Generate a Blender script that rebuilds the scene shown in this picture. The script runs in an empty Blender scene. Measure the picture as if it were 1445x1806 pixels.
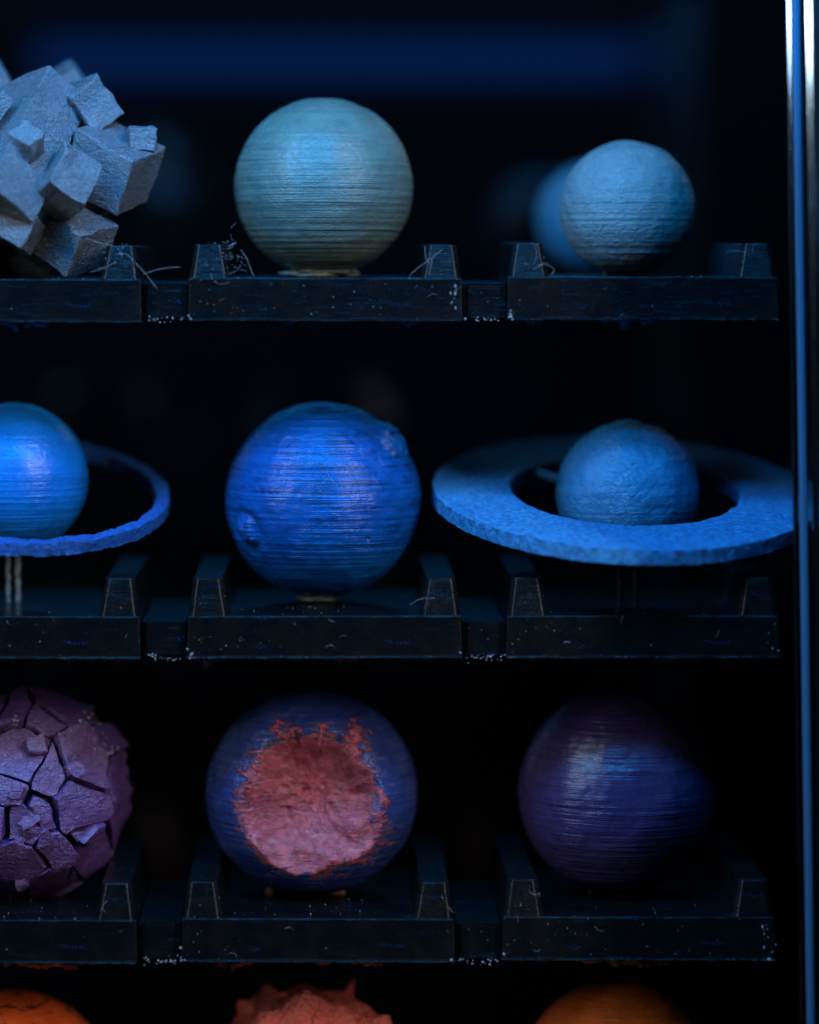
import bpy, bmesh, math, random
import numpy as np
from mathutils import Vector, Matrix

# ------------------------------------------------------------------ camera, world, lamps
S = 1e-4            # one unit of local modelling = 0.1 mm
L = 6000.0          # camera to shelf fronts, in the same units (0.6 m)
XC, YC = 570.0, 485.0
scene = bpy.context.scene
col = scene.collection
rnd = random.Random(7)
R = math.radians

cam_data = bpy.data.cameras.new("camera")
cam = bpy.data.objects.new("camera", cam_data)
col.objects.link(cam)
cam.location = (0, -L * S, 0)
cam.rotation_euler = (R(90), 0, 0)
cam_data.sensor_fit = 'VERTICAL'
cam_data.sensor_height = 36.0
cam_data.lens = 36.0 * L / 1806.0
cam_data.shift_x = (722.5 - XC) / 1806.0
cam_data.shift_y = -(903.0 - YC) / 1806.0
cam_data.clip_start = 0.01
cam_data.clip_end = 50
cam_data.dof.use_dof = True
cam_data.dof.focus_distance = (L + 85) * S
cam_data.dof.aperture_fstop = 4.2
scene.camera = cam

world = bpy.data.worlds.new("World")
scene.world = world
world.use_nodes = True
world.node_tree.nodes["Background"].inputs[0].default_value = (0.004, 0.006, 0.012, 1)
world.node_tree.nodes["Background"].inputs[1].default_value = 0.35

scene.view_settings.view_transform = 'Standard'
scene.view_settings.look = 'None'
scene.view_settings.exposure = 0
scene.view_settings.gamma = 1
scene.cycles.use_denoising = True
scene.cycles.use_adaptive_sampling = False
scene.cycles.denoising_input_passes = 'RGB_ALBEDO_NORMAL'
scene.cycles.sample_clamp_indirect = 0.6
scene.cycles.sample_clamp_direct = 10.0
scene.cycles.caustics_reflective = False
scene.cycles.caustics_refractive = False
scene.cycles.denoising_prefilter = 'ACCURATE'
scene.cycles.max_bounces = 10
scene.cycles.transmission_bounces = 10


def area_lamp(name, pos, target, sx, sy, power, color):
    d = bpy.data.lights.new(name, 'AREA')
    d.shape = 'RECTANGLE'
    d.size, d.size_y = sx, sy
    d.energy = power
    d.color = color
    o = bpy.data.objects.new(name, d)
    col.objects.link(o)
    o.location = pos
    v = Vector(target) - Vector(pos)
    o.rotation_euler = v.to_track_quat('-Z', 'Y').to_euler()
    return o


# window light from the front right and from the front left, blue strip light over the case
area_lamp("window_light_right", (0.64, -0.77, 0.58), (0, 0.02, 0.42), 0.08, 0.96, 10.0, (1.0, 0.96, 0.93))
area_lamp("window_light_left", (-0.80, -0.62, 0.58), (0, 0.02, 0.42), 0.08, 0.96, 7.6, (0.72, 0.88, 1.0))
area_lamp("blue_strip_light", (-0.025, -0.104, 0.122), (-0.005, 0.03, -0.03), 0.22, 0.05, 1.22, (0.01, 0.37, 1.0))


# ------------------------------------------------------------------ helpers
def W(px, py, d=0.0):
    """a point at depth d behind the shelf fronts, in modelling units"""
    k = (L + d) / L
    return Vector(((px - XC) * k, d, (YC - py) * k))


def tag(o, label=None, cat=None, group=None, kind=None):
    if label: o['label'] = label
    if cat: o['category'] = cat
    if group: o['group'] = group
    if kind: o['kind'] = kind
    return o


def empty(name, pos, label, cat, group=None):
    o = bpy.data.objects.new(name, None)
    o.empty_display_size = 20
    col.objects.link(o)
    o.location = pos * S
    o.scale = (S, S, S)
    return tag(o, label, cat, group)


def link(name, me, mat, parent=None, loc=(0, 0, 0), smooth=True):
    me.name = name
    if mat is not None:
        me.materials.clear()
        me.materials.append(mat)
    if smooth:
        me.polygons.foreach_set('use_smooth', [True] * len(me.polygons))
    o = bpy.data.objects.new(name, me)
    col.objects.link(o)
    if parent is not None:
        o.parent = parent
        o.location = loc
    else:
        o.location = Vector(loc) * S
        o.scale = (S, S, S)
    return o


def mesh_np(verts, faces):
    me = bpy.data.meshes.new("m")
    me.from_pydata([tuple(v) for v in verts], [], [tuple(f) for f in faces])
    me.update()
    return me


def bm_mesh(bm):
    me = bpy.data.meshes.new("m")
    bmesh.ops.recalc_face_normals(bm, faces=bm.faces)
    bm.to_mesh(me)
    bm.free()
    return me


# vectorised gradient-like noise
_rs = np.random.RandomState(3)
_perm = np.concatenate([_rs.permutation(256)] * 3)
_val = _rs.rand(256) * 2 - 1


def vnoise(p):
    i = np.floor(p).astype(int)
    f = p - i
    f = f * f * (3 - 2 * f)
    i &= 255
    out = 0
    for dx in (0, 1):
        for dy in (0, 1):
            for dz in (0, 1):
                h = _val[_perm[_perm[_perm[i[:, 0] + dx] + ((i[:, 1] + dy) & 255)] + ((i[:, 2] + dz) & 255)] & 255]
                w = (f[:, 0] if dx else 1 - f[:, 0]) * (f[:, 1] if dy else 1 - f[:, 1]) * (f[:, 2] if dz else 1 - f[:, 2])
                out = out + h * w
    return out


def fbm(p, octs=4, gain=0.5):
    a, s, o = 1.0, 0, 0
    for k in range(octs):
        o = o + a * vnoise(p * (2 ** k) + 17.3 * k + 60)
        a *= gain
    return o


def sphere_mesh(radius_fn, nlat=170, nlon=300, post=None):
    """a ball whose radius is given for every direction"""
    th = np.linspace(0, math.pi, nlat + 1)[1:-1]
    ph = np.linspace(0, 2 * math.pi, nlon, endpoint=False)
    T, P = np.meshgrid(th, ph, indexing='ij')
    u = np.stack([np.sin(T) * np.cos(P), np.sin(T) * np.sin(P), np.cos(T)], -1).reshape(-1, 3)
    u = np.concatenate([u, [[0, 0, 1], [0, 0, -1]]])
    r = radius_fn(u)
    v = u * r[:, None]
    if post is not None:
        v = post(v)
    n = len(th)
    idx = np.arange(n * nlon).reshape(n, nlon)
    a = idx[:-1]; b = idx[1:]
    quads = np.stack([a, b, np.roll(b, -1, 1), np.roll(a, -1, 1)], -1).reshape(-1, 4)
    top, bot = n * nlon, n * nlon + 1
    t1 = np.stack([np.full(nlon, top), idx[0], np.roll(idx[0], -1)], -1)
    t2 = np.stack([np.full(nlon, bot), np.roll(idx[-1], -1), idx[-1]], -1)
    me = bpy.data.meshes.new("m")
    me.vertices.add(len(v))
    me.vertices.foreach_set('co', v.astype(np.float32).ravel())
    loops = np.concatenate([quads.ravel(), t1.ravel(), t2.ravel()]).astype(np.int32)
    starts = np.concatenate([np.arange(len(quads)) * 4, len(quads) * 4 + np.arange(2 * nlon) * 3]).astype(np.int32)
    me.loops.add(len(loops))
    me.loops.foreach_set('vertex_index', loops)
    me.polygons.add(len(starts))
    me.polygons.foreach_set('loop_start', starts)
    me.update(calc_edges=True)
    me.validate()
    return me


def block_mesh(o, a, b, c, bevel=3.0, wob=0.0, cuts=0):
    """a parallelepiped with corner o and edges a, b, c"""
    bm = bmesh.new()
    vs = [bm.verts.new(o + a * i + b * j + c * k) for i in (0, 1) for j in (0, 1) for k in (0, 1)]
    for f in ((0, 1, 3, 2), (4, 6, 7, 5), (0, 4, 5, 1), (2, 3, 7, 6), (0, 2, 6, 4), (1, 5, 7, 3)):
        bm.faces.new([vs[i] for i in f])
    bmesh.ops.recalc_face_normals(bm, faces=bm.faces)
    bmesh.ops.bevel(bm, geom=bm.edges[:], offset=bevel, segments=2, affect='EDGES', profile=0.5)
    if cuts:
        bmesh.ops.subdivide_edges(bm, edges=[e for e in bm.edges if e.calc_length() > 12], cuts=cuts, use_grid_fill=True)
    if wob:
        p = np.array([v.co[:] for v in bm.verts])
        n = np.stack([fbm(p * 0.045 + 9 * k, 3) for k in range(3)], -1)
        for v, q in zip(bm.verts, n):
            v.co += Vector(q) * wob
    return bm_mesh(bm)


def weighted(o):
    m = o.modifiers.new('weighted_normals', 'WEIGHTED_NORMAL')
    m.weight = 100
    m.keep_sharp = True
    return o


def tube(bm, pts, rad, n=4):
    rings = []
    for i, p in enumerate(pts):
        t = (pts[min(i + 1, len(pts) - 1)] - pts[max(i - 1, 0)])
        if t.length < 1e-6: t = Vector((0, 0, 1))
        t.normalize()
        s = t.orthogonal().normalized()
        q = t.cross(s)
        r = rad[i] if isinstance(rad, (list, tuple)) else rad
        rings.append([bm.verts.new(p + (s * math.cos(2 * math.pi * k / n) + q * math.sin(2 * math.pi * k / n)) * r) for k in range(n)])
    for r0, r1 in zip(rings, rings[1:]):
        for k in range(n):
            bm.faces.new((r0[k], r0[(k + 1) % n], r1[(k + 1) % n], r1[k]))
    bm.faces.new(rings[0][::-1]); bm.faces.new(rings[-1])


def blob(bm, p, r, sq=(1, 1, 1)):
    res = bmesh.ops.create_icosphere(bm, subdivisions=1, radius=r)
    for v in res['verts']:
        v.co = Vector((v.co.x * sq[0], v.co.y * sq[1], v.co.z * sq[2])) * rnd.uniform(0.75, 1.25) + p


# ------------------------------------------------------------------ materials
class NT:
    def __init__(self, name):
        self.m = bpy.data.materials.new(name)
        self.m.use_nodes = True
        self.t = self.m.node_tree
        self.b = self.t.nodes['Principled BSDF']
        self.co = self.t.nodes.new('ShaderNodeTexCoord').outputs['Object']

    def n(self, kind, **kw):
        nd = self.t.nodes.new(kind)
        for k, v in kw.items():
            setattr(nd, k, v)
        return nd

    def set(self, sock, v):
        if hasattr(v, 'is_linked') or isinstance(v, bpy.types.NodeSocket):
            self.t.links.new(v, sock)
        else:
            if isinstance(v, (tuple, list)) and len(v) == 3 and len(sock.default_value) == 4:
                v = (*v, 1)
            sock.default_value = v

    def map(self, scale, loc=(0, 0, 0)):
        nd = self.n('ShaderNodeMapping')
        self.set(nd.inputs['Vector'], self.co)
        nd.inputs['Scale'].default_value = scale
        nd.inputs['Location'].default_value = loc
        return nd.outputs[0]

    def noise(self, scale, loc=(0, 0, 0), detail=3, rough=0.55, dist=0.0):
        nd = self.n('ShaderNodeTexNoise')
        if not isinstance(scale, (tuple, list)): scale = (scale,) * 3
        self.set(nd.inputs['Vector'], self.map(scale, loc))
        nd.inputs['Scale'].default_value = 1
        nd.inputs['Detail'].default_value = detail
        nd.inputs['Roughness'].default_value = rough
        nd.inputs['Distortion'].default_value = dist
        return nd.outputs[0]

    def ramp(self, v, lo, hi, a=0.0, b=1.0, smooth=True):
        nd = self.n('ShaderNodeMapRange')
        nd.interpolation_type = 'SMOOTHSTEP' if smooth else 'LINEAR'
        self.set(nd.inputs['Value'], v)
        for k, x in zip(('From Min', 'From Max', 'To Min', 'To Max'), (lo, hi, a, b)):
            nd.inputs[k].default_value = x
        return nd.outputs[0]

    def math(self, op, a, b=0.0, c=0.0):
        nd = self.n('ShaderNodeMath', operation=op)
        self.set(nd.inputs[0], a); self.set(nd.inputs[1], b); self.set(nd.inputs[2], c)
        return nd.outputs[0]

    def mix(self, f, a, b):
        nd = self.n('ShaderNodeMix', data_type='RGBA')
        self.set(nd.inputs[0], f)
        self.set(nd.inputs[6], a if not isinstance(a, tuple) else (*a[:3], 1))
        self.set(nd.inputs[7], b if not isinstance(b, tuple) else (*b[:3], 1))
        return nd.outputs[2]

    def bump(self, h, dist, prev=None, strength=1.0):
        nd = self.n('ShaderNodeBump')
        self.set(nd.inputs['Height'], h)
        nd.inputs['Strength'].default_value = strength
        nd.inputs['Distance'].default_value = dist * S
        if prev is not None: self.set(nd.inputs['Normal'], prev)
        return nd.outputs[0]

    def sep(self):
        nd = self.n('ShaderNodeSeparateXYZ')
        self.set(nd.inputs[0], self.co)
        return nd.outputs

    def voronoi(self, scale, loc=(0, 0, 0), feature='F1'):
        nd = self.n('ShaderNodeTexVoronoi', feature=feature)
        self.set(nd.inputs['Vector'], self.map((scale,) * 3 if not isinstance(scale, tuple) else scale, loc))
        nd.inputs['Scale'].default_value = 1
        return nd


def paint(name, base, dark, light=None, layer=2.0, brush=1.5, rough=0.42, streak=0.5, seed=0.0, fine=1.0, smooth_top=None, dots=None, spec=0.6):
    """brushed acrylic paint over the printed layers"""
    g = NT(name)
    lo = (seed * 13.1, seed * 7.7, seed * 3.3)
    lines = g.noise((0.003, 0.003, 0.17), lo, detail=2, rough=0.6)
    fines = g.noise((0.006, 0.006, 0.42), lo, detail=1, rough=0.5)
    patch = g.noise(0.012, (lo[1], 5, 2), detail=2)
    amt = g.ramp(patch, 0.33, 0.6)
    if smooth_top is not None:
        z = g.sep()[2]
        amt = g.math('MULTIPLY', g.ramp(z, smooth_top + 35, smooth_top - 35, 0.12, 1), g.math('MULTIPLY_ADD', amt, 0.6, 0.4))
    brushn = g.noise((0.10, 0.10, 0.16), (3, lo[0], 1), detail=4, rough=0.65)
    wr = g.voronoi(0.045, (seed, 2, 7), 'DISTANCE_TO_EDGE')
    wv = g.ramp(wr.outputs[0], 0.0, 0.05)
    grit = g.noise(0.45, lo, detail=2, rough=0.7)
    groove = g.math('MULTIPLY', g.ramp(lines, 0.30, 0.55, 1, 0), amt)
    col1 = g.mix(g.ramp(patch, 0.3, 0.72), base, light if light else base)
    col2 = g.mix(g.math('MULTIPLY', groove, streak), col1, dark)
    blot = g.ramp(g.noise((0.02, 0.02, 0.055), (9, lo[2], 4), detail=5, rough=0.65), 0.45, 0.72)
    col3 = g.mix(g.math('MULTIPLY', blot, streak * 0.55), col2, dark)
    col3 = g.mix(g.ramp(grit, 0.58, 0.75, 0, 0.22), col3, tuple(min(1, x * 1.9 + 0.05) for x in base))
    if dots:
        v = g.voronoi(0.05, (1, 2, 3))
        col3 = g.mix(g.ramp(v.outputs[0], 0.05, 0.11, 0.7, 0), col3, dots)
    g.set(g.b.inputs['Base Color'], col3)
    g.set(g.b.inputs['Roughness'], g.ramp(brushn, 0.3, 0.7, rough - 0.12, rough + 0.08))
    g.b.inputs['Specular IOR Level'].default_value = spec
    n1 = g.bump(g.math('MULTIPLY', lines, amt), 3.4 * layer)
    n2 = g.bump(g.math('MULTIPLY', fines, amt), 0.8 * layer * fine, n1)
    n3 = g.bump(brushn, 1.9 * brush, n2)
    n4 = g.bump(g.math('MULTIPLY', wv, g.ramp(patch, 0.42, 0.6)), 0.5 * brush, n3)
    n5 = g.bump(grit, 0.55 * brush, n4)
    g.set(g.b.inputs['Normal'], n5)
    return g


M = {}
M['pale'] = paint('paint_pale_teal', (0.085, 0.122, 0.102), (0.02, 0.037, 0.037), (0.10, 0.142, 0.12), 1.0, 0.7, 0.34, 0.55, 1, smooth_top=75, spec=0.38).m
M['grey'] = paint('paint_grey_blue', (0.15, 0.17, 0.17), (0.08, 0.092, 0.10), (0.18, 0.20, 0.20), 0.9, 1.7, 0.34, 0.35, 2, spec=0.4).m
M['royal'] = paint('paint_royal_blue', (0.002, 0.068, 0.29), (0.001, 0.009, 0.06), (0.003, 0.10, 0.38), 1.0, 0.6, 0.30, 0.95, 3, fine=1.5, spec=0.4).m
M['azure'] = paint('paint_azure', (0.003, 0.135, 0.45), (0.002, 0.065, 0.24), (0.005, 0.16, 0.52), 0.8, 0.5, 0.30, 0.4, 4, smooth_top=30, spec=0.4).m
M['steel'] = paint('paint_steel_blue', (0.022, 0.175, 0.33), (0.012, 0.085, 0.17), (0.028, 0.20, 0.38), 0.6, 1.8, 0.30, 0.4, 5).m
M['ghost'] = paint('paint_dim_blue', (0.022, 0.11, 0.16), (0.015, 0.075, 0.12), None, 0.5, 0.5, 0.5, 0.3, 15).m
M['violet'] = paint('paint_violet', (0.05, 0.026, 0.085), (0.016, 0.01, 0.04), (0.055, 0.03, 0.10), 1.2, 0.45, 0.34, 0.6, 6, spec=0.42).m
M['orange'] = paint('paint_orange', (0.52, 0.10, 0.025), (0.18, 0.03, 0.012), (0.60, 0.13, 0.03), 0.7, 0.7, 0.45, 0.4, 7).m
M['tan'] = paint('paint_tan_orange', (0.92, 0.15, 0.018), (0.45, 0.07, 0.015), (0.95, 0.18, 0.02), 0.6, 0.8, 0.5, 0.4, 8).m
M['coral'] = paint('paint_coral', (0.85, 0.13, 0.09), (0.30, 0.03, 0.03), (0.88, 0.19, 0.13), 0.2, 4.0, 0.42, 0.4, 9).m
M['plate'] = paint('paint_plum', (0.10, 0.036, 0.15), (0.04, 0.015, 0.07), (0.12, 0.05, 0.18), 0.8, 2.2, 0.25, 0.4, 10, spec=0.9).m
M['slate'] = paint('paint_slate', (0.105, 0.112, 0.125), (0.042, 0.048, 0.058), (0.14, 0.145, 0.158), 0.25, 3.8, 0.22, 0.5, 11, spec=1.0).m


def ring_paint(name, base, dark):
    g = NT(name)
    gr = g.noise((0.10, 0.10, 0.10), detail=5, rough=0.75)
    g2 = g.noise(0.35, (4, 4, 4), detail=3, rough=0.7)
    big = g.noise(0.02, (7, 1, 3), detail=3)
    c = g.mix(g.ramp(gr, 0.40, 0.62), dark, base)
    c = g.mix(g.ramp(big, 0.35, 0.7, 0, 0.35), c, tuple(x * 0.7 for x in base))
    c = g.mix(g.ramp(g2, 0.6, 0.75, 0, 0.3), c, tuple(min(1, x * 1.4 + 0.05) for x in base))
    g.set(g.b.inputs['Base Color'], c)
    g.b.inputs['Roughness'].default_value = 0.5
    n = g.bump(gr, 22)
    g.set(g.b.inputs['Normal'], g.bump(g2, 4, n))
    return g.m


M['ring'] = ring_paint('paint_ring_blue', (0.065, 0.47, 0.95), (0.018, 0.20, 0.55))
M['hoop'] = ring_paint('paint_hoop_blue', (0.012, 0.17, 0.66), (0.008, 0.09, 0.40))


def crater_paint():
    g = paint('paint_navy_with_red_crater', (0.015, 0.030, 0.135), (0.006, 0.012, 0.055), (0.035, 0.05, 0.18), 0.9, 0.9, 0.29, 0.6, 12)
    base_sock = g.b.inputs['Base Color'].links[0].from_socket
    s = g.sep()
    # distance from the crater axis, broken up by streaky noise
    dx = g.math('ADD', s[0], 4.0); dz = g.math('ADD', s[2], 0.0)
    d = g.math('SQRT', g.math('ADD', g.math('MULTIPLY', dx, dx), g.math('MULTIPLY', dz, dz)))
    ex = g.math('ADD', s[0], -88.0); ez = g.math('ADD', s[2], 52.0)
    e = g.math('ADD', g.math('SQRT', g.math('ADD', g.math('MULTIPLY', ex, ex), g.math('MULTIPLY', ez, ez))), 86.0)
    fx = g.math('ADD', s[0], -78.0); fz = g.math('ADD', s[2], -108.0)
    f = g.math('ADD', g.math('SQRT', g.math('ADD', g.math('MULTIPLY', fx, fx), g.math('MULTIPLY', fz, fz))), 106.0)
    hx = g.math('ADD', s[0], 40.0); hz = g.math('ADD', s[2], -126.0)
    h = g.math('ADD', g.math('SQRT', g.math('ADD', g.math('MULTIPLY', hx, hx), g.math('MULTIPLY', hz, hz))), 108.0)
    d = g.math('SMOOTH_MIN', g.math('SMOOTH_MIN', g.math('SMOOTH_MIN', d, e, 14.0), f, 14.0), h, 10.0)
    nz = g.noise((0.03, 0.03, 0.06), (2, 3, 9), detail=7, rough=0.74, dist=0.5)
    d2 = g.math('ADD', d, g.math('MULTIPLY', g.math('ADD', nz, -0.5), 165.0))
    m = g.ramp(d2, 126, 134, 1, 0)
    m = g.math('MULTIPLY', m, g.math('LESS_THAN', s[1], 0.0))
    rn = g.noise(0.05, (1, 5, 5), detail=5, rough=0.7)
    red = g.mix(g.ramp(rn, 0.35, 0.65), (0.21, 0.028, 0.05), (0.43, 0.075, 0.095))
    red = g.mix(g.ramp(g.noise((0.03, 0.03, 0.08), (8, 8, 1), detail=5), 0.55, 0.75, 0, 0.7), red, (0.45, 0.16, 0.19))
    scum = g.ramp(g.noise((0.025, 0.025, 0.07), (3, 1, 1), detail=5, rough=0.7), 0.52, 0.7, 0, 0.55)
    edge = g.ramp(d, 90, 150)
    blue = g.mix(g.math('MULTIPLY', scum, g.ramp(d, 190, 120)), base_sock, (0.12, 0.15, 0.33))
    g.set(g.b.inputs['Base Color'], g.mix(m, blue, red))
    nrm = g.b.inputs['Normal'].links[0].from_socket
    dab = g.noise((0.07, 0.07, 0.12), (4, 4, 4), detail=5, rough=0.7, dist=1.0)
    g.set(g.b.inputs['Normal'], g.bump(g.math('MULTIPLY', m, g.math('MULTIPLY_ADD', dab, 1.4, 0.4)), 2.6, nrm))
    return g.m


M['crater'] = crater_paint()


def scratched_orange():
    g = paint('paint_orange_scratched', (0.86, 0.10, 0.018), (0.3, 0.03, 0.01), (0.90, 0.13, 0.02), 0.5, 0.7, 0.45, 0.3, 13)
    base_sock = g.b.inputs['Base Color'].links[0].from_socket
    sc = g.noise((0.025, 0.025, 0.13), (6, 2, 2), detail=5, rough=0.7, dist=0.9)
    g.set(g.b.inputs['Base Color'], g.mix(g.ramp(sc, 0.565, 0.60, 0, 0.95), base_sock, (0.03, 0.012, 0.008)))
    return g.m


M['scratched'] = scratched_orange()


def black_plastic():
    g = NT('black_printed_plastic')
    z = g.sep()[2]
    wave = g.math('SINE', g.math('MULTIPLY', z, 2 * math.pi / 4.2))
    jit = g.noise((0.02, 0.02, 0.5), detail=2)
    grit = g.noise(0.5, detail=3, rough=0.7)
    fl = g.voronoi(0.09)
    cellr = g.n('ShaderNodeSeparateColor')
    g.set(cellr.inputs[0], fl.outputs['Color'])
    dot = g.math('MULTIPLY', g.ramp(fl.outputs[0], 0.08, 0.18, 1, 0), g.math('GREATER_THAN', cellr.outputs[0], 0.84))
    tint = g.mix(g.ramp(g.noise(0.02, (2, 2, 2)), 0.4, 0.6), (0.002, 0.003, 0.004), (0.0045, 0.0045, 0.0045))
    c = g.mix(g.math('MULTIPLY', dot, 0.75), tint, (0.10, 0.115, 0.13))
    iri = g.math('MULTIPLY', g.ramp(g.noise((0.012, 0.02, 0.06), (5, 8, 1), detail=3), 0.58, 0.7), g.ramp(g.noise(0.33, (2, 9, 2), detail=1), 0.55, 0.62))
    c = g.mix(g.math('MULTIPLY', iri, 0.55), c, (0.01, 0.045, 0.16))
    g.set(g.b.inputs['Base Color'], c)
    g.set(g.b.inputs['Roughness'], g.ramp(grit, 0.35, 0.65, 0.14, 0.30))
    g.b.inputs['Specular IOR Level'].default_value = 0.25
    n = g.bump(wave, 0.10)
    n = g.bump(jit, 0.5, n)
    n = g.bump(grit, 0.35, n)
    g.set(g.b.inputs['Normal'], n)
    return g.m


M['black'] = black_plastic()


def simple(name, color, rough=0.5, emis=None, estr=0, trans=0, metal=0, noise=None):
    g = NT(name)
    b = g.b
    b.inputs['Base Color'].default_value = (*color, 1)
    b.inputs['Roughness'].default_value = rough
    b.inputs['Metallic'].default_value = metal
    b.inputs['Transmission Weight'].default_value = trans
    if emis:
        b.inputs['Emission Color'].default_value = (*emis, 1)
        b.inputs['Emission Strength'].default_value = estr
    if noise:
        nn = g.noise(noise, detail=4, rough=0.65)
        g.set(b.inputs['Base Color'], g.mix(g.ramp(nn, 0.35, 0.65), tuple(x * 0.55 for x in color), color))
        g.set(b.inputs['Normal'], g.bump(nn, 4))
    return g.m


M['glue'] = simple('pale_glue', (0.33, 0.36, 0.30), 0.35, noise=0.08)
M['stalk'] = simple('grey_stalk', (0.13, 0.135, 0.13), 0.3, noise=0.08)
M['amber'] = simple('amber_glue', (0.42, 0.19, 0.07), 0.3, noise=0.08)
M['putty'] = simple('groove_putty', (0.085, 0.08, 0.066), 0.6, noise=0.06)
M['chalk'] = simple('white_crumb', (0.62, 0.58, 0.54), 0.6)
M['strand'] = simple('plastic_strand', (0.30, 0.31, 0.33), 0.25)
M['dust'] = simple('dust_speck', (0.42, 0.44, 0.46), 0.5)
M['dark_frame'] = simple('black_frame_metal', (0.01, 0.01, 0.011), 0.45)


def mirror_black():
    m = bpy.data.materials.new('black_glossy_acrylic')
    m.use_nodes = True
    t = m.node_tree
    t.nodes.remove(t.nodes['Principled BSDF'])
    d = t.nodes.new('ShaderNodeBsdfDiffuse'); d.inputs[0].default_value = (0.001, 0.0012, 0.0016, 1)
    gl = t.nodes.new('ShaderNodeBsdfGlossy'); gl.inputs['Roughness'].default_value = 0.06
    gl.inputs[0].default_value = (0.85, 0.93, 1, 1)
    mx = t.nodes.new('ShaderNodeMixShader'); mx.inputs[0].default_value = 0.05
    t.links.new(d.outputs[0], mx.inputs[1]); t.links.new(gl.outputs[0], mx.inputs[2])
    t.links.new(mx.outputs[0], t.nodes['Material Output'].inputs[0])
    return m


M['mirror'] = mirror_black()
M['acrylic'] = simple('clear_acrylic', (0.92, 0.97, 1.0), 0.03, trans=1.0)
M['acrylic'].node_tree.nodes['Principled BSDF'].inputs['IOR'].default_value = 1.49
M['bright'] = simple('polished_edge', (0.60, 0.72, 0.80), 0.10, metal=1.0)
M['dull'] = simple('dull_polished_edge', (0.16, 0.22, 0.30), 0.10, metal=1.0)
M['seal'] = simple('blue_seal', (0.05, 0.115, 0.19), 0.35)  # blue reflection on the post edge, put into a base colour
for nm in ('bright', 'dull'):       # handling marks on the polished edges
    g_ = M[nm].node_tree
    t_ = g_.nodes.new('ShaderNodeTexCoord'); mp = g_.nodes.new('ShaderNodeMapping'); mp.inputs['Scale'].default_value = (0.3, 0.3, 0.08)
    nz_ = g_.nodes.new('ShaderNodeTexNoise'); nz_.inputs['Scale'].default_value = 1; nz_.inputs['Detail'].default_value = 6
    mr = g_.nodes.new('ShaderNodeMapRange'); mr.inputs['From Min'].default_value = 0.4; mr.inputs['From Max'].default_value = 0.75
    mr.inputs['To Min'].default_value = 0.06; mr.inputs['To Max'].default_value = 0.09
    g_.links.new(t_.outputs['Object'], mp.inputs[0]); g_.links.new(mp.outputs[0], nz_.inputs['Vector'])
    g_.links.new(nz_.outputs[0], mr.inputs['Value']); g_.links.new(mr.outputs[0], g_.nodes['Principled BSDF'].inputs['Roughness'])
M['led'] = simple('blue_led_diffuser', (0.02, 0.05, 0.2), 0.5, emis=(0.01, 0.10, 0.55), estr=2.6)  # glow added only to be mirrored as the blue band

# ------------------------------------------------------------------ the setting
BACK = 1500.0
bm = bmesh.new()
bmesh.ops.create_cube(bm, size=1)
for v in bm.verts:
    v.co = Vector((v.co.x * 4200 + 300, BACK + 25 + v.co.y * 50, v.co.z * 4200 - 700))
tag(link('backdrop', bm_mesh(bm), M['mirror'], smooth=False), 'glossy black back panel behind the shelves', kind='structure')


def bar(px0, px1, py0, py1, d0, d1, bevel, segs=3, slant=0.0):
    """an upright bar between two picture columns at its front depth"""
    k = (L + d0) / L
    x0, x1 = (px0 - XC) * k, (px1 - XC) * k
    z0, z1 = (YC - py1) * k, (YC - py0) * k
    bm = bmesh.new()
    bmesh.ops.create_cube(bm, size=1)
    for v in bm.verts:
        z = z0 if v.co.z < 0 else z1
        x = x0 if v.co.x < 0 else x1
        v.co = Vector((x - slant * (z - z1), d0 if v.co.y < 0 else d1, z))
    es = [e for e in bm.edges if abs((e.verts[0].co - e.verts[1].co).z) > 10]
    bmesh.ops.bevel(bm, geom=es, offset=bevel, segments=segs, affect='EDGES', profile=0.5)
    for f in [f for f in bm.faces if abs(f.normal.z) > 0.9]: bm.faces.remove(f)
    return bm_mesh(bm)


def facet_bar(px0, px1, py0, py1, d0, d1, turn, slant):
    """an upright bar whose polished front face is turned sideways"""
    k = (L + d0) / L
    x0, x1 = (px0 - XC) * k, (px1 - XC) * k
    z0, z1 = (YC - py1) * k, (YC - py0) * k
    t = math.tan(R(turn)) * (x1 - x0)
    sec = [(x0, d0 + max(0, -t)), (x1, d0 + max(0, t)), (x1, d1 + 1), (x0, d1 + 1)]
    bm = bmesh.new()
    lo = [bm.verts.new((x - slant * (z0 - z1), d, z0)) for x, d in sec]
    hi = [bm.verts.new((x, d, z1)) for x, d in sec]
    for i in range(4):
        j = (i + 1) % 4
        bm.faces.new((lo[i], lo[j], hi[j], hi[i]))
    return bm_mesh(bm)


post = empty('corner_post', Vector((0, 0, 0)), 'clear acrylic corner post with a blue strip and bright streaks at the top', 'post')
SL = 0.0145
link('acrylic_bar', bar(1385, 1434, -120, 1960, -62, -50, 3, 3, SL), M['acrylic'], post)
link('polished_edge', facet_bar(1387, 1393, -120, 1960, -70, -63, -31, SL), M['dull'], post, smooth=False)
link('seal_strip', bar(1396, 1410, -120, 1960, -71, -63, 4, 5, SL), M['seal'], post)  # solid blue strip in place of the reflection along the edge
link('polished_edge', facet_bar(1420, 1431, -120, 1960, -82, -63, -31, SL), M['bright'], post, smooth=False)
link('outer_frame', bar(1596, 3000, -300, 2200, -580, 620, 3, 2, 0), M['dark_frame'], post, smooth=False)  # unseen slab added to keep the right lamp off the right-hand planets

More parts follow.
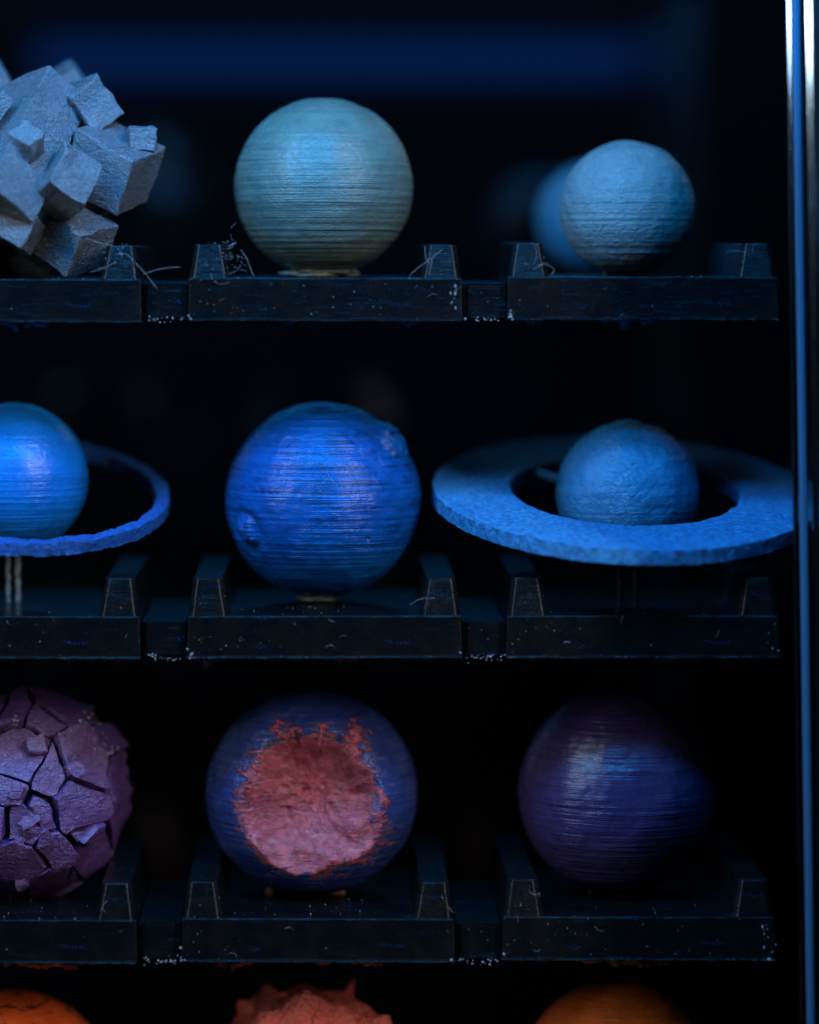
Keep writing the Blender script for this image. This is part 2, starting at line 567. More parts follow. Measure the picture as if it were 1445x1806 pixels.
# added glowing bar out of view, gives the blue band mirrored in the backdrop
rail = empty('light_rail', Vector((0, 0, 0)), 'dim blue light rail along the top of the case mirrored as a blue band', 'light')
kk = 1
bm = bmesh.new()
bmesh.ops.create_cube(bm, size=1)
for v in bm.verts:
    v.co = Vector((480 + v.co.x * 2620, -615 + v.co.y * 14, 608 + v.co.z * 118))
link('housing', bm_mesh(bm), M['dark_frame'], rail, smooth=False)
bm = bmesh.new()
bmesh.ops.create_cube(bm, size=1)
for v in bm.verts:
    v.co = Vector((440 + v.co.x * 2500, -603 + v.co.y * 8, 608 + v.co.z * 96))
link('diffuser', bm_mesh(bm), M['led'], rail, smooth=False)


# ------------------------------------------------------------------ shelves
def tray_mesh(w, h, depth):
    """tray slab: front bottom ragged where the first layers squashed"""
    bm = bmesh.new()
    bmesh.ops.create_cube(bm, size=1)
    for v in bm.verts:
        top = v.co.z > 0
        v.co = Vector(((v.co.x + 0.5) * (w - (3 if top else 0)) + (1.5 if top else 0), (v.co.y + 0.5) * depth, (v.co.z - 0.5) * h))
    bmesh.ops.recalc_face_normals(bm, faces=bm.faces)
    bmesh.ops.bevel(bm, geom=bm.edges[:], offset=2.0, segments=4, affect='EDGES', profile=0.5)
    # squashed brim under the front edge, a strip of uneven lumps
    n = int(w / 4)
    prev = None
    seed = rnd.uniform(0, 99)
    t = np.linspace(0, w, n)
    a = fbm(np.stack([t * 0.03 + seed, t * 0, t * 0], -1), 4, 0.6)
    b = fbm(np.stack([t * 0.02 + seed + 40, t * 0, t * 0], -1), 4, 0.65)
    for i in range(n):
        f = -2.5 - max(0, a[i]) * 11
        z0 = -h - 1.5 - max(0, b[i]) * 13
        ring = [bm.verts.new((t[i], 6, -h + 7)), bm.verts.new((t[i], f, -h + 3 + a[i])), bm.verts.new((t[i], f - 0.6, -h - 1 + b[i])), bm.verts.new((t[i], 4, z0)), bm.verts.new((t[i], 40, -h - 1))]
        if prev:
            for k in range(4):
                bm.faces.new((prev[k], prev[k + 1], ring[k + 1], ring[k]))
        prev = ring
    return bm_mesh(bm)


def ridge_mesh(w0, w1, off0, off1, h, depth):
    """tapered ridge from front to back with chamfered corners"""
    bm = bmesh.new()
    vs = []
    for (z, x0, x1, y0, y1) in ((-2, off0, off0 + w0, 1.0, depth - 2), (h, off1, off1 + w1, 11, depth - 12)):
        vs.append([bm.verts.new((x0, y0, z)), bm.verts.new((x1, y0, z)), bm.verts.new((x1, y1, z)), bm.verts.new((x0, y1, z))])
    a, b = vs
    bm.faces.new(a[::-1]); bm.faces.new(b)
    for i in range(4):
        j = (i + 1) % 4
        bm.faces.new((a[i], a[j], b[j], b[i]))
    bmesh.ops.recalc_face_normals(bm, faces=bm.faces)
    up = [e for e in bm.edges if abs((e.verts[0].co - e.verts[1].co).z) > 10]
    bmesh.ops.bevel(bm, geom=up, offset=8, segments=1, affect='EDGES', profile=0.5)
    bmesh.ops.bevel(bm, geom=bm.edges[:], offset=1.7, segments=4, affect='EDGES', profile=0.5)
    return bm_mesh(bm)


DEPTH = 500.0
shelf_defs = [
    # trays (x0, x1), top, bottom, label
    ([(-235, 250), (332, 816), (895, 1373)], (492, 490, 488), 76, 'topmost black printed shelf carrying the grey block cluster and two pale balls'),
    ([(-238, 248), (330, 815), (893, 1375)], (1086, 1087, 1086), 74, 'middle black printed shelf under the two ringed blue planets'),
    ([(-243, 242), (320, 803), (886, 1367)], (1622, 1620, 1617), 76, 'lowest black printed shelf under the three purple planets'),
]
for si, (xs, tops, th, lab) in enumerate(shelf_defs):
    root = empty('display_shelf', W(573, tops[1], 0), lab, 'shelf', 'black printed shelves')
    org = W(573, tops[1], 0)
    sb = bmesh.new(); db = bmesh.new()
    for ti, (x0, x1) in enumerate(xs):
        w = x1 - x0
        tr = weighted(link('tray', tray_mesh(w, th, DEPTH), M['black'], root, W(x0, tops[ti], 0) - org))
        tr.rotation_euler = (R(rnd.uniform(-0.15, 0.15)), R(rnd.uniform(-0.2, 0.2)), R(rnd.uniform(-0.6, 0.6)))
        RH = (59, 66, 64)[si] + rnd.uniform(-1, 1)
        weighted(link('ridge', ridge_mesh(72, 52, 2, 11, RH, DEPTH), M['black'], tr))
        weighted(link('ridge', ridge_mesh(72, 52, w - 74, w - 63, RH, DEPTH), M['black'], tr))
        base = W(x0, tops[ti], 0) - org
        # dust
        for k in range(rnd.randint(40, 85)):
            r = rnd.uniform(0.3, 0.65) if rnd.random() < 0.95 else rnd.uniform(0.8, 1.3)
            c = rnd.random()
            if c < 0.55: p = Vector((rnd.uniform(6, w - 6), -0.2, rnd.uniform(-th + 6, -3)))
            elif c < 0.85: p = Vector((rnd.uniform(6, w - 6), abs(rnd.gauss(0, 90)) + 3, 0.4))
            else:
                q = rnd.random(); left = rnd.random() < 0.5
                xx = rnd.uniform(14, 60) if left else w - rnd.uniform(14, 60)
                p = Vector((xx, 0.8 + 10 * q, 59 * q))
            blob(db, base + p, r, (rnd.uniform(0.6, 1.8), 0.6, rnd.uniform(0.6, 1.6)))
        # short curled fibres on the front
        for k in range(3):
            p = base + Vector((rnd.uniform(12, w - 12), -1.0, rnd.uniform(-th + 8, -6)))
            a = rnd.uniform(0, 6.28); pts = []
            ln = rnd.uniform(2, 4.5)
            cur = rnd.uniform(-0.5, 0.5)
            for j in range(6):
                pts.append(p.copy()); p = p + Vector((math.cos(a), rnd.uniform(-0.3, 0.2), math.sin(a))) * ln; a += cur
            tube(sb, pts, rnd.uniform(0.16, 0.32), 3)
        # blobs at the front corners
        for k in range(rnd.randint(3, 12)):
            xx = rnd.choice((4, w - 4)) + rnd.gauss(0, 3)
            blob(sb, base + Vector((xx, rnd.uniform(-1.5, 1.5), -th + abs(rnd.gauss(0, 8)))), rnd.uniform(1.0, 2.6))
        if ti > 0 and rnd.random() < 0.6:
            for k in range(8):
                blob(sb, base + Vector((w - 18 + rnd.gauss(0, 5), -0.5, rnd.uniform(-th * 0.8, -12))), rnd.uniform(0.7, 2.4), (0.8, 0.5, 1.6))
        # stringing on the ridges
        for left in (0, 1):
            nn = 2 if si == 0 else rnd.choice((0, 0, 1))
            if si == 0 and ti == 2 and not left: nn = 2
            for k in range(nn):
                xx = (rnd.uniform(30, 75) if left else w - rnd.uniform(10, 75))
                z = rnd.uniform(5, 64)
                p = base + Vector((xx, 2 + 10 * min(z, 59) / 59 - 3, z))
                a = rnd.uniform(0, 6.28); cur = rnd.uniform(-0.35, 0.35); pts = []
                ln = rnd.uniform(2.5, 6)
                for j in range(10):
                    pts.append(p.copy()); p = p + Vector((math.cos(a), rnd.uniform(-0.4, 0.3), math.sin(a))) * ln; a += cur + rnd.gauss(0, 0.12)
                tube(sb, pts, rnd.uniform(0.18, 0.36), 3)
    if si == 0:
        # tangled print whiskers by the ridges of the first two trays
        for (cx, cy, n_) in ((205, 460, 34), (408, 455, 28), (395, 435, 8)):
            for k in range(n_):
                p = W(cx + rnd.gauss(0, 13), cy + rnd.gauss(0, 13), rnd.uniform(0, 14)) - org
                if rnd.random() < 0.6: blob(sb, p, rnd.uniform(0.4, 1.2))
                else:
                    a = rnd.uniform(0, 6.28); pts = []
                    for j in range(5):
                        pts.append(p.copy()); p = p + Vector((math.cos(a), 0, math.sin(a))) * 3.4; a += rnd.gauss(0, 0.4)
                    tube(sb, pts, 0.22, 3)
        for c in (((252, 484), (275, 476), (298, 472), (318, 471)), ((205, 448), (222, 447), (238, 462), (258, 484), (278, 510)),
                  ((425, 440), (435, 455), (444, 478), (448, 488)), ((722, 486), (738, 472), (752, 462), (780, 440)),
                  ((948, 472), (958, 464), (968, 466), (978, 476), (972, 486)), ((160, 480), (185, 472), (205, 462))):
            pts = [W(x, y, -2) - org for x, y in c]
            fin = []
            for a_, b_ in zip(pts, pts[1:]):
                for q in range(4): fin.append(a_.lerp(b_, q / 4))
            fin.append(pts[-1])
            tube(sb, fin, 0.32, 4)
    for ci in (0, 1):
        xa, xb = xs[ci][1], xs[ci + 1][0]
        a = W(xa, tops[1] + 10, 18) - org
        b = W(xb, tops[1] + 10, 18) - org
        bm = bmesh.new()
        bmesh.ops.create_cube(bm, size=1)
        for v in bm.verts:
            v.co = Vector((a.x + 0.5 if v.co.x < 0 else b.x - 0.5, 18 if v.co.y < 0 else DEPTH - 40, a.z - (0 if v.co.z > 0 else th - 14)))
        bmesh.ops.bevel(bm, geom=bm.edges[:], offset=2, segments=2, affect='EDGES')
        # raised seam beside the left tray
        r = bmesh.ops.create_cube(bm, size=1)
        for v in r['verts']:
            v.co = Vector((a.x + 8 + v.co.x * 5, 17 + v.co.y * 6, a.z - (th - 14) / 2 + v.co.z * (th - 16)))
        weighted(link('connector', bm_mesh(bm), M['black'], root))
        for k in range(rnd.randint(14, 34)):
            blob(sb, Vector((rnd.uniform(a.x + 6, b.x - 6), rnd.uniform(8, 17), a.z - th + 12 + rnd.gauss(0, 3.2))), rnd.uniform(0.5, 1.7))
    tag(link('stringing', bm_mesh(sb), M['strand'], root), kind='stuff')
    tag(link('dust', bm_mesh(db), M['dust'], root), kind='stuff')

# ------------------------------------------------------------------ planets
GRP = 'printed planet models standing on the shelves'
CD = 260.0          # depth of the planets' centres


def bumpy(Rr, amp=1.2, freq=3.0, lines=0.5, seed=0):
    def f(u):
        n = fbm(u * freq + seed * 5.1, 4)
        z = u[:, 2] * Rr
        return Rr + amp * n + lines * vnoise(np.stack([z * 0.33 + seed, np.zeros_like(z), np.zeros_like(z) + 3], -1))
    return f


def lump_mesh(rx, ry, h, amp=3, seed=0):
    f = lambda u: 1 + 0.22 * fbm(u * 2.2 + seed, 3)
    return sphere_mesh(f, 24, 40, post=lambda v: v * np.array([[rx, ry, h]]))


def foot(parent, centre, px0, px1, py0, py1, mat, seed=0, name='foot', d=CD):
    a, b = W(px0, py0, d), W(px1, py1, d)
    c = (a + b) / 2
    return link(name, lump_mesh(abs(b.x - a.x) / 2, abs(b.x - a.x) / 2.4, abs(a.z - b.z) / 2, seed=seed), mat, parent, c - centre)


k1 = (L + CD) / L


def planet(name, px, py, rpx, mat, label, seed, fn=None, post=None, part='globe', amp=1.2, nlat=170, nlon=300):
    c = W(px, py, CD)
    root = empty(name, c, label, 'planet', GRP)
    Rr = rpx * k1
    f = fn(Rr) if fn else bumpy(Rr, amp, 3.0, 0.5, seed)
    g = link(part, sphere_mesh(f, nlat, nlon, post), mat, root)
    return root, c, Rr


# --- top shelf, middle
def f_pale(Rr):
    b = bumpy(Rr, 1.3, 3, 0.6, 1)
    def f(u):
        r = b(u)
        z = u[:, 2] * r
        lim = Rr * 0.992
        r = np.where(z > lim, r * (lim / np.maximum(z, 1e-6)) , r)
        return r
    return f


p, c, r_ = planet('smooth_planet', 571, 330, 157, M['pale'], 'pale teal ball with fine layer lines on the topmost shelf', 1, f_pale)
foot(p, c, 503, 634, 472, 492, M['glue'], 1)

# --- top shelf, right
p, c, r_ = planet('smooth_planet', 1107, 368, 120, M['grey'], 'small grey blue ball with wrinkled paint at the right of the topmost shelf', 2, lambda Rr: bumpy(Rr, 1.1, 3.4, 0.7, 2))
foot(p, c, 1062, 1084, 466, 491, M['glue'], 2)
foot(p, c, 1112, 1146, 468, 491, M['glue'], 3)


gb = W(1046, 386, 1000)  # added ball in place of the soft mirror ghost beside the small ball
root = empty('smooth_planet', gb, 'blurred pale blue ball half hidden behind the small grey blue ball', 'planet', GRP)
link('globe', sphere_mesh(bumpy(117, 1.0, 3, 0.4, 15), 90, 140), M['ghost'], root)
bm = bmesh.new()
tube(bm, [Vector((0, 112, 0)), Vector((0, 480, 0)), Vector((0, 500, 0))], [12, 12, 40], 20)   # pin into the back panel
link('stalk', bm_mesh(bm), M['dark_frame'], root)

# --- middle shelf, middle: royal blue ball with two bumps
def f_royal(Rr):
    b = bumpy(Rr, 1.2, 3, 0.5, 3)
    def f(u):
        r = b(u)
        for (x, z, s, h) in ((0.727, 0.64, 0.26, 0.062), (-0.775, -0.285, 0.16, 0.042)):
            y = -math.sqrt(max(0.02, 1 - x * x - z * z))
            dvec = np.array([x, y, z]); dvec /= np.linalg.norm(dvec)
            ang = np.arccos(np.clip(u @ dvec, -1, 1))
            q = ang / s
            r = r + Rr * h * (np.exp(-(q * 1.25) ** 4) - 0.45 * np.exp(-((q - 1.25) / 0.3) ** 2))
            r = r + Rr * 0.016 * fbm(u * 16, 3) * np.exp(-(q / 1.3) ** 4)
        # a pinhole
        x, z = 77 / 172, -59 / 172
        dvec = np.array([x, -math.sqrt(1 - x * x - z * z), z])
        ang = np.arccos(np.clip(u @ dvec, -1, 1))
        return r - Rr * 0.03 * np.exp(-(ang / 0.02) ** 2)
    return f


p, c, r_ = planet('bumpy_planet', 570, 881, 172, M['royal'], 'royal blue streaky ball with two round bumps on the middle shelf', 3, f_royal, nlat=220, nlon=380)
foot(p, c, 522, 592, 1046, 1063, M['glue'], 4)


# --- rings
def ring_mesh(rin, rout, h, nseg=420, nrad=22, amp=1.6, seed=0, edge=1.2):
    prof = []
    for i in range(nrad + 1): prof.append((rin + (rout - rin) * i / nrad, h / 2, 'top'))
    for j in range(1, 5): prof.append((rout, h / 2 - h * j / 5, 'side'))
    for i in range(7): prof.append((rout + (rin - rout) * i / 6, -h / 2, 'bot'))
    for j in range(1, 4): prof.append((rin, -h / 2 + h * j / 4, 'side'))
    ph = np.linspace(0, 2 * math.pi, nseg, endpoint=False)
    vs = []
    for (rr, z, kind) in prof:
        vs.append(np.stack([rr * np.cos(ph), rr * np.sin(ph), np.full(nseg, z)], -1))
    v = np.stack(vs, 1)
    flat = v.reshape(-1, 3)
    n1 = fbm(flat * 0.05 + seed, 5, 0.65).reshape(nseg, -1)
    n2 = fbm(flat * 0.11 + seed + 30, 4, 0.7).reshape(nseg, -1)
    for i, (rr, z, kind) in enumerate(prof):
        if kind == 'top': v[:, i, 2] += n1[:, i] * amp
        if kind == 'bot': v[:, i, 2] += n1[:, i] * amp * 0.6
        rad = (rr + n2[:, i] * edge * (1.6 if kind != 'side' else 1)) / rr if (rr in (rin, rout)) else np.ones(nseg)
        v[:, i, 0] *= rad; v[:, i, 1] *= rad
    n = len(prof)
    idx = np.arange(nseg * n).reshape(nseg, n)
    nx = np.roll(idx, -1, 0)
    q = np.stack([idx, nx, np.roll(nx, -1, 1), np.roll(idx, -1, 1)], -1).reshape(-1, 4)
    me = mesh_np(v.reshape(-1, 3), q)
    bm = bmesh.new(); bm.from_mesh(me)
    bpy.data.meshes.remove(me)
    return bm_mesh(bm)


def auto_sharp(o, ang=40):
    me = o.data
    bm = bmesh.new(); bm.from_mesh(me)
    for e in bm.edges:
        if len(e.link_faces) == 2 and e.calc_face_angle(0) > R(ang): e.smooth = False
    bm.to_mesh(me); bm.free()


# middle shelf, right: planet with a broad flat ring
def f_steel(Rr):
    b = bumpy(Rr, 1.8, 3.4, 0.5, 5)
    def f(u):
        r = b(u)
        ang = np.arccos(np.clip(u @ np.array([0.03, -0.05, 1.0]), -1, 1))
        return r + 5 * np.exp(-(ang / 0.14) ** 2)
    return f


p, c, r_ = planet('ringed_planet', 1108, 869, 126, M['steel'], 'steel blue ball inside a broad flat rough blue ring', 5, f_steel)
rg = link('ring', ring_mesh(203 * k1, 338 * k1, 27, seed=3, amp=1.5), M['ring'], p, W(1101, 877, CD) - c)
auto_sharp(rg, 50)
rg.rotation_euler = (R(13.6), R(1.6), 0)
for sx in (-16, 14):
    bm = bmesh.new()
    tube(bm, [Vector((sx + rnd.uniform(-1, 1), 0, -r_ + 6 - 102 * t)) for t in np.linspace(0, 1, 9)], 6, 8)
    link('stalk', bm_mesh(bm), M['black'], p)
bm = bmesh.new()      # bridge that holds the ring to the ball
tube(bm, [Vector((-90, 80, 10)), Vector((-170, 150, 34))], 8, 8)
link('bridge', bm_mesh(bm), M['ring'], p)

# middle shelf, left: planet with a thin hoop
p, c, r_ = planet('ringed_planet', 22, 843, 133, M['azure'], 'bright blue ball inside a thin tilted hoop at the left of the middle shelf', 4)
rg = link('ring', ring_mesh(255 * k1, 277 * k1, 24, nrad=8, amp=3.0, seed=9, edge=1.6), M['hoop'], p, W(22, 868, CD) - c)
auto_sharp(rg, 60)
rg.rotation_euler = (R(16.2), R(5.0), 0)
for (sx, rr) in ((-6, 4.5), (12, 5.5)):
    bm = bmesh.new()
    zz = W(22, 1066, CD).z - c.z
    pts = [Vector((sx + rnd.uniform(-1, 1), -20, -r_ * 0.9 + (zz + r_ * 0.9) * t)) for t in np.linspace(0, 1, 14)]
    tube(bm, pts, [rr + rnd.uniform(-1, 1) for _ in pts], 8)
    link('stalk', bm_mesh(bm), M['stalk'], p)
bm = bmesh.new()
tube(bm, [Vector((-(r_ - 4), 10, -20)), Vector((-(r_ + 135), 10, -14))], 8, 8)
link('bridge', bm_mesh(bm), M['hoop'], p)


# --- lowest shelf, middle: navy ball with a red crater
def f_crater(Rr):
    b = bumpy(Rr, 2.0, 2.6, 0.5, 12)
    ax = np.array([0.03, -1.0, 0.05]); ax /= np.linalg.norm(ax)
    def f(u):
        r = b(u)
        ang = np.arccos(np.clip(u @ ax, -1, 1))
        lump = fbm(u * 2.6 + 4, 3)
        r0 = r.copy()
        for (cx, cz, ln, rc) in ((0.0, 0.03, 1.22, 0.74), (-0.02, 0.28, 0.95, 0.52), (0.36, -0.26, 1.17, 0.40), (-0.40, -0.08, 1.20, 0.43),
                                 (-0.10, -0.42, 1.20, 0.43), (0.40, 0.16, 1.18, 0.38), (-0.22, 0.40, 1.16, 0.34)):
            C = np.array([cx, -1.0, cz]); C *= ln / np.linalg.norm(C)
            uc = u @ C
            rr = rc * (1 + 0.10 * lump)
            q = rr * rr - C @ C + uc * uc
            hit = Rr * (uc - np.sqrt(np.maximum(q, 0)))
            hit = np.where((q > 0) & (uc > 0), hit, 9e9)
            k = 9.0          # soft edge where hollows and skin meet
            hh = np.clip(0.5 + 0.5 * (r - hit) / k, 0, 1)
            r = np.where(hit < 8e9, r * (1 - hh) + hit * hh - k * hh * (1 - hh), r)
        cut = np.clip((r0 - r) / (0.10 * Rr), 0, 1)
        r = r + Rr * (0.020 * fbm(u * 4 + 11, 3) + 0.008 * fbm(u * 13 + 3, 3)) * cut
        r = r + Rr * 0.012 * fbm(u * 14, 4) * np.clip((0.75 - ang) / 0.3, 0, 1)
        return r
    return f


p, c, r_ = planet('cratered_planet', 550, 1398, 187, M['crater'], 'dark blue ball with a large red crater in its front', 12, f_crater, post=lambda v: v * np.array([[1, 1, 0.95]]), nlat=220, nlon=380)
foot(p, c, 470, 486, 1562, 1584, M['amber'], 5)
foot(p, c, 568, 612, 1566, 1584, M['amber'], 6)

# --- lowest shelf, right: violet ball
p, c, r_ = planet('smooth_planet', 1091, 1397, 177, M['violet'], 'dark violet ball with one bright highlight at the right of the lowest shelf', 6)
foot(p, c, 1032, 1140, 1560, 1586, M['amber'], 7)


# --- lowest shelf, left: cracked planet of separate plates
def cracked():
    pc = (45, 1400); Rp = 188
    c = W(*pc, CD)
    root = empty('cracked_planet', c, 'purple ball cracked into raised angular plates at the left of the lowest shelf', 'planet', GRP)
    Rr = Rp * k1
    link('core', sphere_mesh(bumpy(Rr * 0.81, 3.0, 4, 0.3, 21), 90, 140), M['putty'], root)
    pts = [(20, 1228), (98, 1243), (48, 1305), (25, 1365), (98, 1400), (122, 1345), (172, 1330), (164, 1388), (222, 1360), (166, 1256),
           (198, 1300), (-2, 1425), (44, 1428), (112, 1478), (168, 1432), (192, 1492), (30, 1512), (16, 1560), (84, 1555), (138, 1540),
           (-50, 1380), (-60, 1300), (-60, 1470), (-40, 1240), (224, 1442), (-100, 1420), (-40, 1530), (130, 1218)]
    sites = []
    for (x, y) in pts:
        a = (x - pc[0]) / (Rp * 1.0); b = -(y - pc[1]) / (Rp * 1.0)
        q = a * a + b * b
        if q > 0.97: a, b = a * math.sqrt(0.97 / q), b * math.sqrt(0.97 / q); q = 0.97
        sites.append(Vector((a, -math.sqrt(1 - q), b)).normalized())
    n = 60
    for i in range(n):
        z = 1 - 2 * (i + 0.5) / n
        ph = i * 2.39996
        v = Vector((math.sqrt(1 - z * z) * math.cos(ph), math.sqrt(1 - z * z) * math.sin(ph), z))
        if all((v - s).length > 0.42 for s in sites): sites.append(v)
    wr_ = random.Random(4)
    wt = [wr_.uniform(-0.035, 0.035) for _ in sites]
    cb = bmesh.new()
    for i, s in enumerate(sites):
        e1 = s.orthogonal().normalized(); e2 = s.cross(e1)
        poly = [(-1, -1), (1, -1), (1, 1), (-1, 1)]
        for j, t in enumerate(sites):
            if i == j or (s - t).length > 1.3: continue
            nrm = s - t
            A, B, C0 = e1.dot(nrm), e2.dot(nrm), s.dot(nrm)
            ln = math.hypot(A, B)
            h = abs(math.sin((i * 7 + j * 7) * 3.7 + i * j))   # gap width of this pair
            gap = 0.008 + 0.024 * h * h * h
            lim = C0 + (wt[i] - wt[j]) - gap * ln        # A a + B b + lim >= 0
            out = []
            for k in range(len(poly)):
                p0, p1 = poly[k], poly[(k + 1) % len(poly)]
                d0 = A * p0[0] + B * p0[1] + lim; d1 = A * p1[0] + B * p1[1] + lim
                if d0 >= 0: out.append(p0)
                if (d0 >= 0) != (d1 >= 0):
                    q = d0 / (d0 - d1)
                    out.append((p0[0] + (p1[0] - p0[0]) * q, p0[1] + (p1[1] - p0[1]) * q))
            poly = out
            if len(poly) < 3: break
        if len(poly) < 3: continue
        # drop tiny edges
        pl = [poly[0]]
        for q in poly[1:]:
            if math.dist(q, pl[-1]) > 0.02: pl.append(q)
        if len(pl) > 3 and math.dist(pl[0], pl[-1]) < 0.02: pl.pop()
        if len(pl) < 3: continue
        xs = [s + e1 * a + e2 * b for a, b in pl]
        mean = sum(x.length for x in xs) / len(xs)
        rr = random.Random(i * 31 + 5)
        lift = rr.uniform(-0.035, 0.035) if i < 20 else rr.uniform(-0.02, 0.012)
        tilt = (e1 * rr.uniform(-1, 1) + e2 * rr.uniform(-1, 1)) * (0.13 if i < 20 else 0.05)
        top = [x * (Rr / mean * (1 + lift + tilt.dot(x - s) * 1.0) * 0.995) for x in xs]
        botm = [x * (Rr * 0.72 / mean) for x in xs]
        bm = bmesh.new()
        tv = [bm.verts.new(v) for v in top]; bv = [bm.verts.new(v) for v in botm]
        tf = bm.faces.new(tv); bm.faces.new(bv[::-1])
        m = len(tv)
        for k in range(m):
            bm.faces.new((tv[k], bv[k], bv[(k + 1) % m], tv[(k + 1) % m]))
        bmesh.ops.recalc_face_normals(bm, faces=bm.faces)
        te = list(tf.edges)
        bmesh.ops.bevel(bm, geom=te, offset=rr.uniform(2.5, 5.0), segments=2, affect='EDGES', profile=0.6)
        bmesh.ops.triangulate(bm, faces=[f for f in bm.faces if len(f.verts) > 4])
        for _ in range(2):
            bmesh.ops.subdivide_edges(bm, edges=[e for e in bm.edges if e.calc_length() > 14], cuts=1)
        bmesh.ops.triangulate(bm, faces=[f for f in bm.faces if len(f.verts) > 4])
        pv = np.array([v.co[:] for v in bm.verts])
        nn = np.stack([fbm(pv * 0.06 + 7 * k, 3, 0.6) for k in range(3)], -1)
        for v, q in zip(bm.verts, nn): v.co += Vector(q) * 3.6
        ob = link('plate', bm_mesh(bm), M['plate'], root)
        auto_sharp(ob, 32)
    chips = random.Random(12)
    for k in range(9):
        x = pc[0] + chips.uniform(-0.3, 0.92) * Rp; y = pc[1] + chips.uniform(-0.85, 0.85) * Rp
        a = (x - pc[0]) / Rp; b = -(y - pc[1]) / Rp
        q = a * a + b * b
        if q > 0.93: continue
        s = Vector((a, -math.sqrt(1 - q), b))
        s = (s + Vector((chips.uniform(-1, 1), chips.uniform(-1, 1), chips.uniform(-1, 1))) * 0.25).normalized()
        e1 = s.orthogonal().normalized(); e2 = s.cross(e1)
        rot = chips.uniform(0, 6.28); m = chips.choice((4, 4, 5, 5, 6))
        size = chips.uniform(13, 27); hgt = chips.uniform(20, 30)
        bm = bmesh.new()
        tv, bv = [], []
        cpt = s0 = Vector((a, -math.sqrt(1 - q), b)) * Rr * chips.uniform(0.965, 1.0)
        for t in range(m):
            an = rot + 6.283 * (t + chips.uniform(-0.3, 0.3)) / m
            rad = size * chips.uniform(0.7, 1.25)
            p = e1 * math.cos(an) * rad + e2 * math.sin(an) * rad * 0.8
            tv.append(bm.verts.new(cpt + p + s * chips.uniform(0, 7)))
            bv.append(bm.verts.new(cpt + p * 1.15 - s0.normalized() * hgt))
        tf = bm.faces.new(tv); bm.faces.new(bv[::-1])
        for t in range(m): bm.faces.new((tv[t], bv[t], bv[(t + 1) % m], tv[(t + 1) % m]))
        bmesh.ops.recalc_face_normals(bm, faces=bm.faces)
        bmesh.ops.bevel(bm, geom=list(tf.edges), offset=2.4, segments=2, affect='EDGES', profile=0.6)
        bmesh.ops.triangulate(bm, faces=[f for f in bm.faces if len(f.verts) > 4])
        bmesh.ops.subdivide_edges(bm, edges=[e for e in bm.edges if e.calc_length() > 12], cuts=1)
        bmesh.ops.triangulate(bm, faces=[f for f in bm.faces if len(f.verts) > 4])
        pv = np.array([v.co[:] for v in bm.verts])
        nn = np.stack([fbm(pv * 0.08 + 7 * d, 3, 0.6) for d in range(3)], -1)
        for v, w_ in zip(bm.verts, nn): v.co += Vector(w_) * 2.2
        auto_sharp(link('plate', bm_mesh(bm), M['plate'], root), 32)
    # pale crumbs of filler in the upper right joints
    for (x, y, sp) in ((148, 1272, 9), (160, 1278, 9), (172, 1280, 8), (182, 1300, 8), (200, 1312, 9), (160, 1258, 7), (36, 1252, 5), (8, 1478, 8)):
        for k in range(12):
            xx, yy = x + rnd.gauss(0, sp), y + rnd.gauss(0, sp * 0.55)
            a = (xx - pc[0]) / Rp; b = -(yy - pc[1]) / Rp
            q = min(0.98, a * a + b * b)
            v = Vector((a, -math.sqrt(1 - q), b)) * Rr * rnd.uniform(0.94, 1.0)
            blob(cb, v, rnd.uniform(0.7, 2.0))
    tag(link('filler_crumbs', bm_mesh(cb), M['chalk'], root), kind='stuff')
    return root


cracked()


